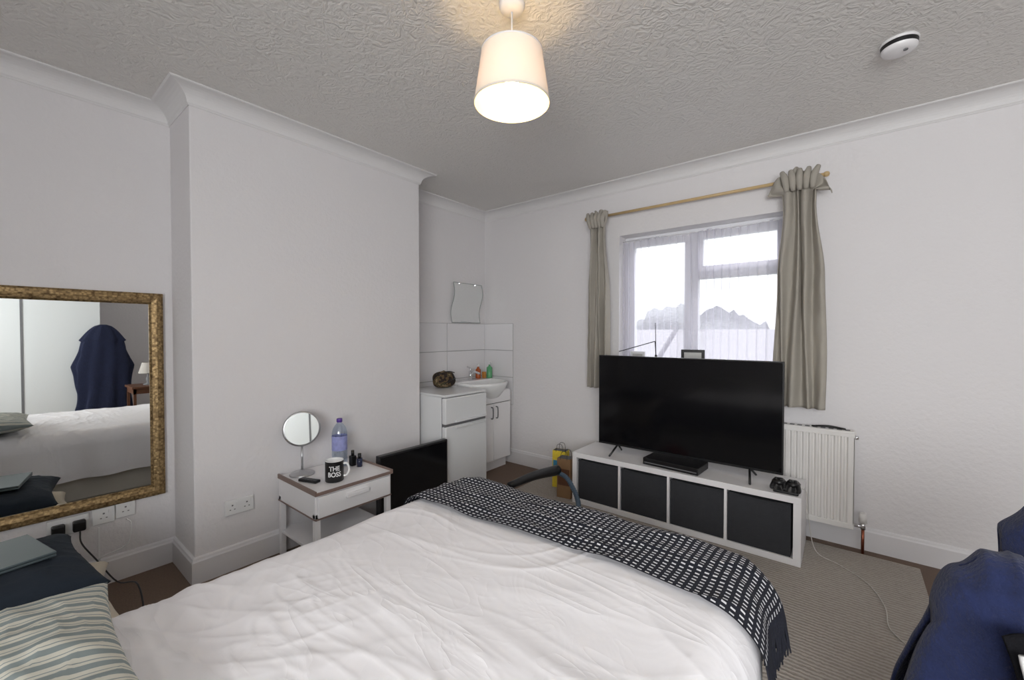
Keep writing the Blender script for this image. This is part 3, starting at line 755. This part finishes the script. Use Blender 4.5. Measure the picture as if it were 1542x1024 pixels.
# sill objects
b = B('photo_frame'); b.box(-.085, .085, -.006, .006, 0, .15, M_black, bev=.003); b.box(-.062, .062, -.0075, -.006, .022, .128, M_photo); b.box(-.01, .01, .005, .03, 0, .10, M_black)
b.done(M=Matrix.Translation((-.93, 3.405, SZ)) @ Matrix.Rotation(math.radians(8), 4, 'Z'))
b = B('photo_frame'); b.box(-.065, .065, -.006, .006, 0, .125, M_upvc, bev=.003); b.box(-.045, .045, -.0075, -.006, .02, .105, M_photo); b.box(-.01, .01, .005, .03, 0, .08, M_upvc)
b.done(M=Matrix.Translation((-1.37, 3.405, SZ)) @ Matrix.Rotation(math.radians(-6), 4, 'Z'))
b = B('indoor_antenna'); b.lathe([(0, 0), (.03, 0), (.03, .01), (.012, .02), (.010, .10), (0, .10)], (-1.215, 3.40, SZ), M_black, n=20)
b.tube([(-1.215, 3.40, 1.16), (-1.218, 3.39, 1.43)], .0028, M_black, n=6); b.tube([(-1.215, 3.40, 1.14), (-1.218, 3.385, 1.28)], .0035, M_black, n=6, sub=1); b.tube([(-1.218, 3.385, 1.28), (-1.51, 3.34, 1.19)], .0035, M_black, n=6, sub=1); b.done()

# gift bags
def paperbag(name, x, y, w, d, h, m, m2, rz):
    b = B(name)
    b.prism([(x-w/2, 0.013), (x+w/2, .013), (x+w/2*.96, h), (x-w/2*.96, h)], 'y', y-d/2, y+d/2, m)
    b.box(x-w/2+.01, x+w/2-.01, y-d/2-.002, y-d/2, h*.35, h*.75, m2)
    b.box(x-w/2*.9, x+w/2*.9, y-d/2+.006, y+d/2-.006, h-.001, h+.001, M_black)
    for s_ in (-1, 1): b.tube([(x-.03, y+s_*d/2, h-.01), (x-.02, y+s_*d*.4, h+.05), (x+.02, y+s_*d*.4, h+.05), (x+.03, y+s_*d/2, h-.01)], .002, M_black, n=6)
    b.done(M=rotz(x, y, rz))
paperbag('gift_bag', -1.93, 3.09, .13, .08, .33, M_yellow, M_blue, 12)
paperbag('paper_bag', -1.78, 2.93, .12, .10, .33, M_brownbag, M_wood, 8)

# vacuum cleaner
b = B('vacuum_cleaner')
b.lathe([(0, .03), (.13, .03), (.15, .06), (.15, .16), (.12, .24), (.05, .28), (0, .285)], (-1.25, 2.05, .012), M_redbit)
b.lathe([(.151, .07), (.158, .09), (.151, .11)], (-1.25, 2.05, .012), M_black)
for a in range(4): b.cyl((-1.25+.11*math.cos(a*1.57+.7), 2.05+.11*math.sin(a*1.57+.7), .012), (-1.25+.11*math.cos(a*1.57+.7), 2.05+.11*math.sin(a*1.57+.7), .05), .018, M_black)
b.tube([(-1.28, 2.06, .27), (-1.26, 2.20, .27), (-1.34, 2.34, .29), (-1.46, 2.42, .365), (-1.56, 2.44, .385)], lambda t: .015+.0016*math.sin(t*240), M_hose, n=12, sub=30)
b.tube([(-1.55, 2.44, .40), (-1.60, 2.24, .405), (-1.64, 2.02, .39)], lambda t: .036-.014*t, M_black, n=14)
b.tube([(-1.64, 2.02, .39), (-1.68, 1.84, .20), (-1.70, 1.80, .03)], .016, M_black, n=12)
b.box(-1.80, -1.62, 1.76, 1.84, .013, .05, M_black, bev=.01)
b.done()

# ------------------------------------------------------------------ ceiling lamp
b = B('pendant_lamp'); lx, ly = -1.034, 1.29
b.lathe([(0, 0), (.050, 0), (.050, -.012), (.044, -.026), (.012, -.034), (0, -.034)], (lx, ly, H), M_white)
b.cyl((lx, ly, 2.42), (lx, ly, H-.03), .0035, M_white, n=10)
b.lathe([(0, .06), (.014, .06), (.020, .045), (.020, -.01), (.016, -.02), (0, -.02)], (lx, ly, 2.375), M_white, n=20)
b.lathe([(.148, 2.247), (.118, 2.445)], (lx, ly, 0), M_shade, n=64)
b.lathe([(.1465, 2.245), (.150, 2.245), (.150, 2.252), (.1465, 2.252), (.1465, 2.245)], (lx, ly, 0), M_shade, n=64)
b.lathe([(.1165, 2.442), (.1195, 2.442), (.1195, 2.448), (.1165, 2.448), (.1165, 2.442)], (lx, ly, 0), M_white, n=64)
for k in range(3):
    a = k*2.094+.5; b.cyl((lx+.018*math.cos(a), ly+.018*math.sin(a), 2.39), (lx+.117*math.cos(a), ly+.117*math.sin(a), 2.443), .002, M_white, n=6)
b.lathe([(0, -.075), (.018, -.070), (.029, -.052), (.030, -.04), (.022, -.018), (.013, 0), (0, 0)], (lx, ly, 2.357), M_bulb, n=24)
b.done()
# smoke alarm
b = B('smoke_alarm')
sc_ = (.167, 2.525, H)
b.lathe([(0, 0), (.066, 0), (.068, -.008), (.064, -.012)], sc_, M_white, n=40); b.lathe([(.063, -.012), (.063, -.030)], sc_, M_black, n=40)
b.lathe([(.063, -.030), (.062, -.034), (.057, -.044), (.04, -.050), (0, -.052)], sc_, M_white, n=40)
b.cyl((sc_[0]+.02, sc_[1]-.02, H-.055), (sc_[0]+.02, sc_[1]-.02, H-.04), .008, M_gasket, n=16); b.done()

# ------------------------------------------------------------------ chair + robe (one draped assembly)
chair = bpy.data.objects.new('draped_chair', None); scene.collection.objects.link(chair)
b = B('chair_frame')
cxc, cyc = .44, 1.50
for x, zf_ in ((cxc-.17, .0125), (cxc+.2, .0005)):
    b.tube([(x, cyc+.0, zf_), (x, cyc+.0, .45), (x, cyc-.0, .72)], .014, M_black, sub=3); b.tube([(x, cyc+.40, zf_), (x, cyc+.38, .45)], .014, M_black)
b.box(cxc-.19, cxc+.22, cyc+.0, cyc+.42, .44, .47, M_black, bev=.01); b.box(cxc-.17, cxc+.2, cyc-.012, cyc+.012, .60, .72, M_black, bev=.01)
b.done(chair)
def robe(name, x0, x1, yc, ztop, zf, zb, thick, seed, m, flare=.10, par=None):
    b = B(name)
    def f(u, v):
        U = 2*u-1
        zt = ztop(u)
        edge = max(0, 1-abs(U)**4)**.5
        th = thick*(.25+.75*edge)
        q = (v-.5)*2
        if abs(q) < .3:
            a = q/.3*math.pi/2; y = th*math.sin(a); z = zt-th*(1-math.cos(a))
            k = 0
        else:
            k = (abs(q)-.3)/.7; hem = zf if q < 0 else zb
            z = (zt-th)+(hem-(zt-th))*k; y = math.copysign(th*(1+.5*k), q)
        x = x0+(x1-x0)*u-flare*k**.8*(1-u)**1.5
        P = Vector((x*6, q*1.2, z*4+seed))
        n = N_(P)*.03+N_(P*2.3)*.014
        cr_ = (1-abs(N_(Vector((x*10+z*2.5, q, z*3-x*4+seed)))))**4*.026
        fold = .012*math.sin(u*24+4*N_(Vector((u*2, z*3, seed))))*(.3+k)
        x += .014*N_(Vector((z*7, u*3, seed+5)))
        return Vector((x, yc+y+math.copysign(1, q)*(n+fold+cr_)*(.35+min(1, k*2)), z+.016*N_(Vector((u*7, q*2, seed+7)))+.009*cr_/.03))
    b.surf(f, 120, 140, m)
    return b.done(par, solid=.006)
def zt1(u):
    z = .64+.18*min(1, (u/.28))**.5 if u < .28 else .82
    return z-.10*max(0, min(1, (u-.45)/.15))
robe('dressing_gown', .175, .50, 1.49, zt1, .12, .10, .085, 3., M_robe, .13, chair)
def zt2(u): return .80+.13*min(1, u/.3)**.6
robe('blue_towel', .335, .66, 1.72, zt2, .50, .55, .05, 9., M_robe, .0, chair)
b = B('black_jacket')
def bj(u, v):
    x = .262+.34*u+.03*math.sin(v*5)-.02*v; z = .715-.42*v
    return Vector((x, 1.315-.05*v+.015*math.sin(u*14)+.02*N_(Vector((u*5, v*5, 0))), z+.02*math.sin(u*3)))
b.surf(bj, 40, 30, M_blackcloth)
for q in (0, .03): b.tube([(.285+q, 1.285, .70-q*.3), (.297+q, 1.272, .62), (.298+q, 1.262, .50)], .006, M_ceramic)
b.done(chair, solid=.006)

# ------------------------------------------------------------------ items only seen in the mirror
b = B('sliding_wardrobe'); M_wd = mat('wardrobe_door', rgb(225, 228, 228), .3)
b.box(2.53, XR-.02, -1.57, 1.03, 0, 2.30, M_white)
for k, y in enumerate((-1.56, -.65, .26)):
    b.box(2.50+(k % 2)*.012, 2.525, y, y+.76 if k == 2 else y+.91, .04, 2.26, M_wd)
    b.box(2.495, 2.53, y-.012, y+.012, .04, 2.26, M_gasket)
b.box(2.495, 2.53, -1.57, 1.03, 0, .04, M_gasket); b.box(2.495, 2.53, -1.57, 1.03, 2.26, 2.30, M_gasket); b.done()
b = B('dressing_gown')
def rg(u, v):
    a = 2*math.pi*u; z = .002+1.468*v; vv = max(0, (z-.25)/1.22)
    sleeve = .07*max(0, 1-abs(vv-.50)/.32)
    w = .29-.09*vv if vv < .80 else .218*max(0.0, (1-vv)/.20)**.6+.035
    w += sleeve*abs(math.sin(a))**3
    w *= 1+.09*math.sin(a*9+3*vv)*(1-vv*.5)+.12*N_(Vector((math.cos(a)*2, vv*5, 1)))
    return Vector((2.385+.28*w*math.cos(a), 1.04+w*math.sin(a), z))
b.surf(rg, 120, 70, M_robe2, closeu=True); b.done()
b = B('side_table'); b.box(1.45, 1.95, 1.2, 1.7, .57, .60, M_wood, bev=.004)
for x in (1.47, 1.90):
    for y in (1.22, 1.65): b.box(x, x+.03, y, y+.03, 0, .57, M_wood)
b.box(1.47, 1.93, 1.22, 1.68, .50, .57, M_wood); b.done()
b = B('table_lamp'); b.lathe([(0, 0), (.06, 0), (.06, .01), (.02, .03), (.03, .09), (.012, .15), (.008, .2), (0, .2)], (1.7, 1.42, .6005), M_gasket)
b.lathe([(.11, .17), (.07, .32)], (1.7, 1.42, .6005), M_shade2); b.done()

# ------------------------------------------------------------------ lights
w = bpy.data.worlds.new('sky'); scene.world = w; w.use_nodes = True
bg = w.node_tree.nodes['Background']; bg.inputs[0].default_value = (.97, .98, 1., 1); bg.inputs[1].default_value = 2.1
def area(name, loc, rot, sx, sy, e, col):
    l = bpy.data.lights.new(name, 'AREA'); l.shape = 'RECTANGLE'; l.size = sx; l.size_y = sy; l.energy = e; l.color = col
    o = bpy.data.objects.new(name, l); scene.collection.objects.link(o); o.location = loc; o.rotation_euler = rot
area('added_fill_rear', ((VX0+VX1)/2, YB-.3, (VZ0+VZ1)/2+.0), (math.radians(97), 0, 0), 2.4, 1.4, 148, (.99, .985, .99))  # added fill lamp behind the made-up rear opening
area('added_sky_fill_front', (-.9, 5.2, 3.9), (math.radians(-52), 0, 0), 3.0, 1.6, 190, (.97, .98, 1.))  # added lamp outside, out of view, boosts sky light through the front window

# ------------------------------------------------------------------ camera
cam = bpy.data.cameras.new('camera'); co = bpy.data.objects.new('camera', cam); scene.collection.objects.link(co)
co.location = (0, 0, 1.35); co.rotation_euler = (math.radians(89.0), 0, math.radians(38.7))
cam.sensor_width = 36; cam.lens = 36*629/1542; cam.clip_start = .02; cam.clip_end = 300
scene.camera = co
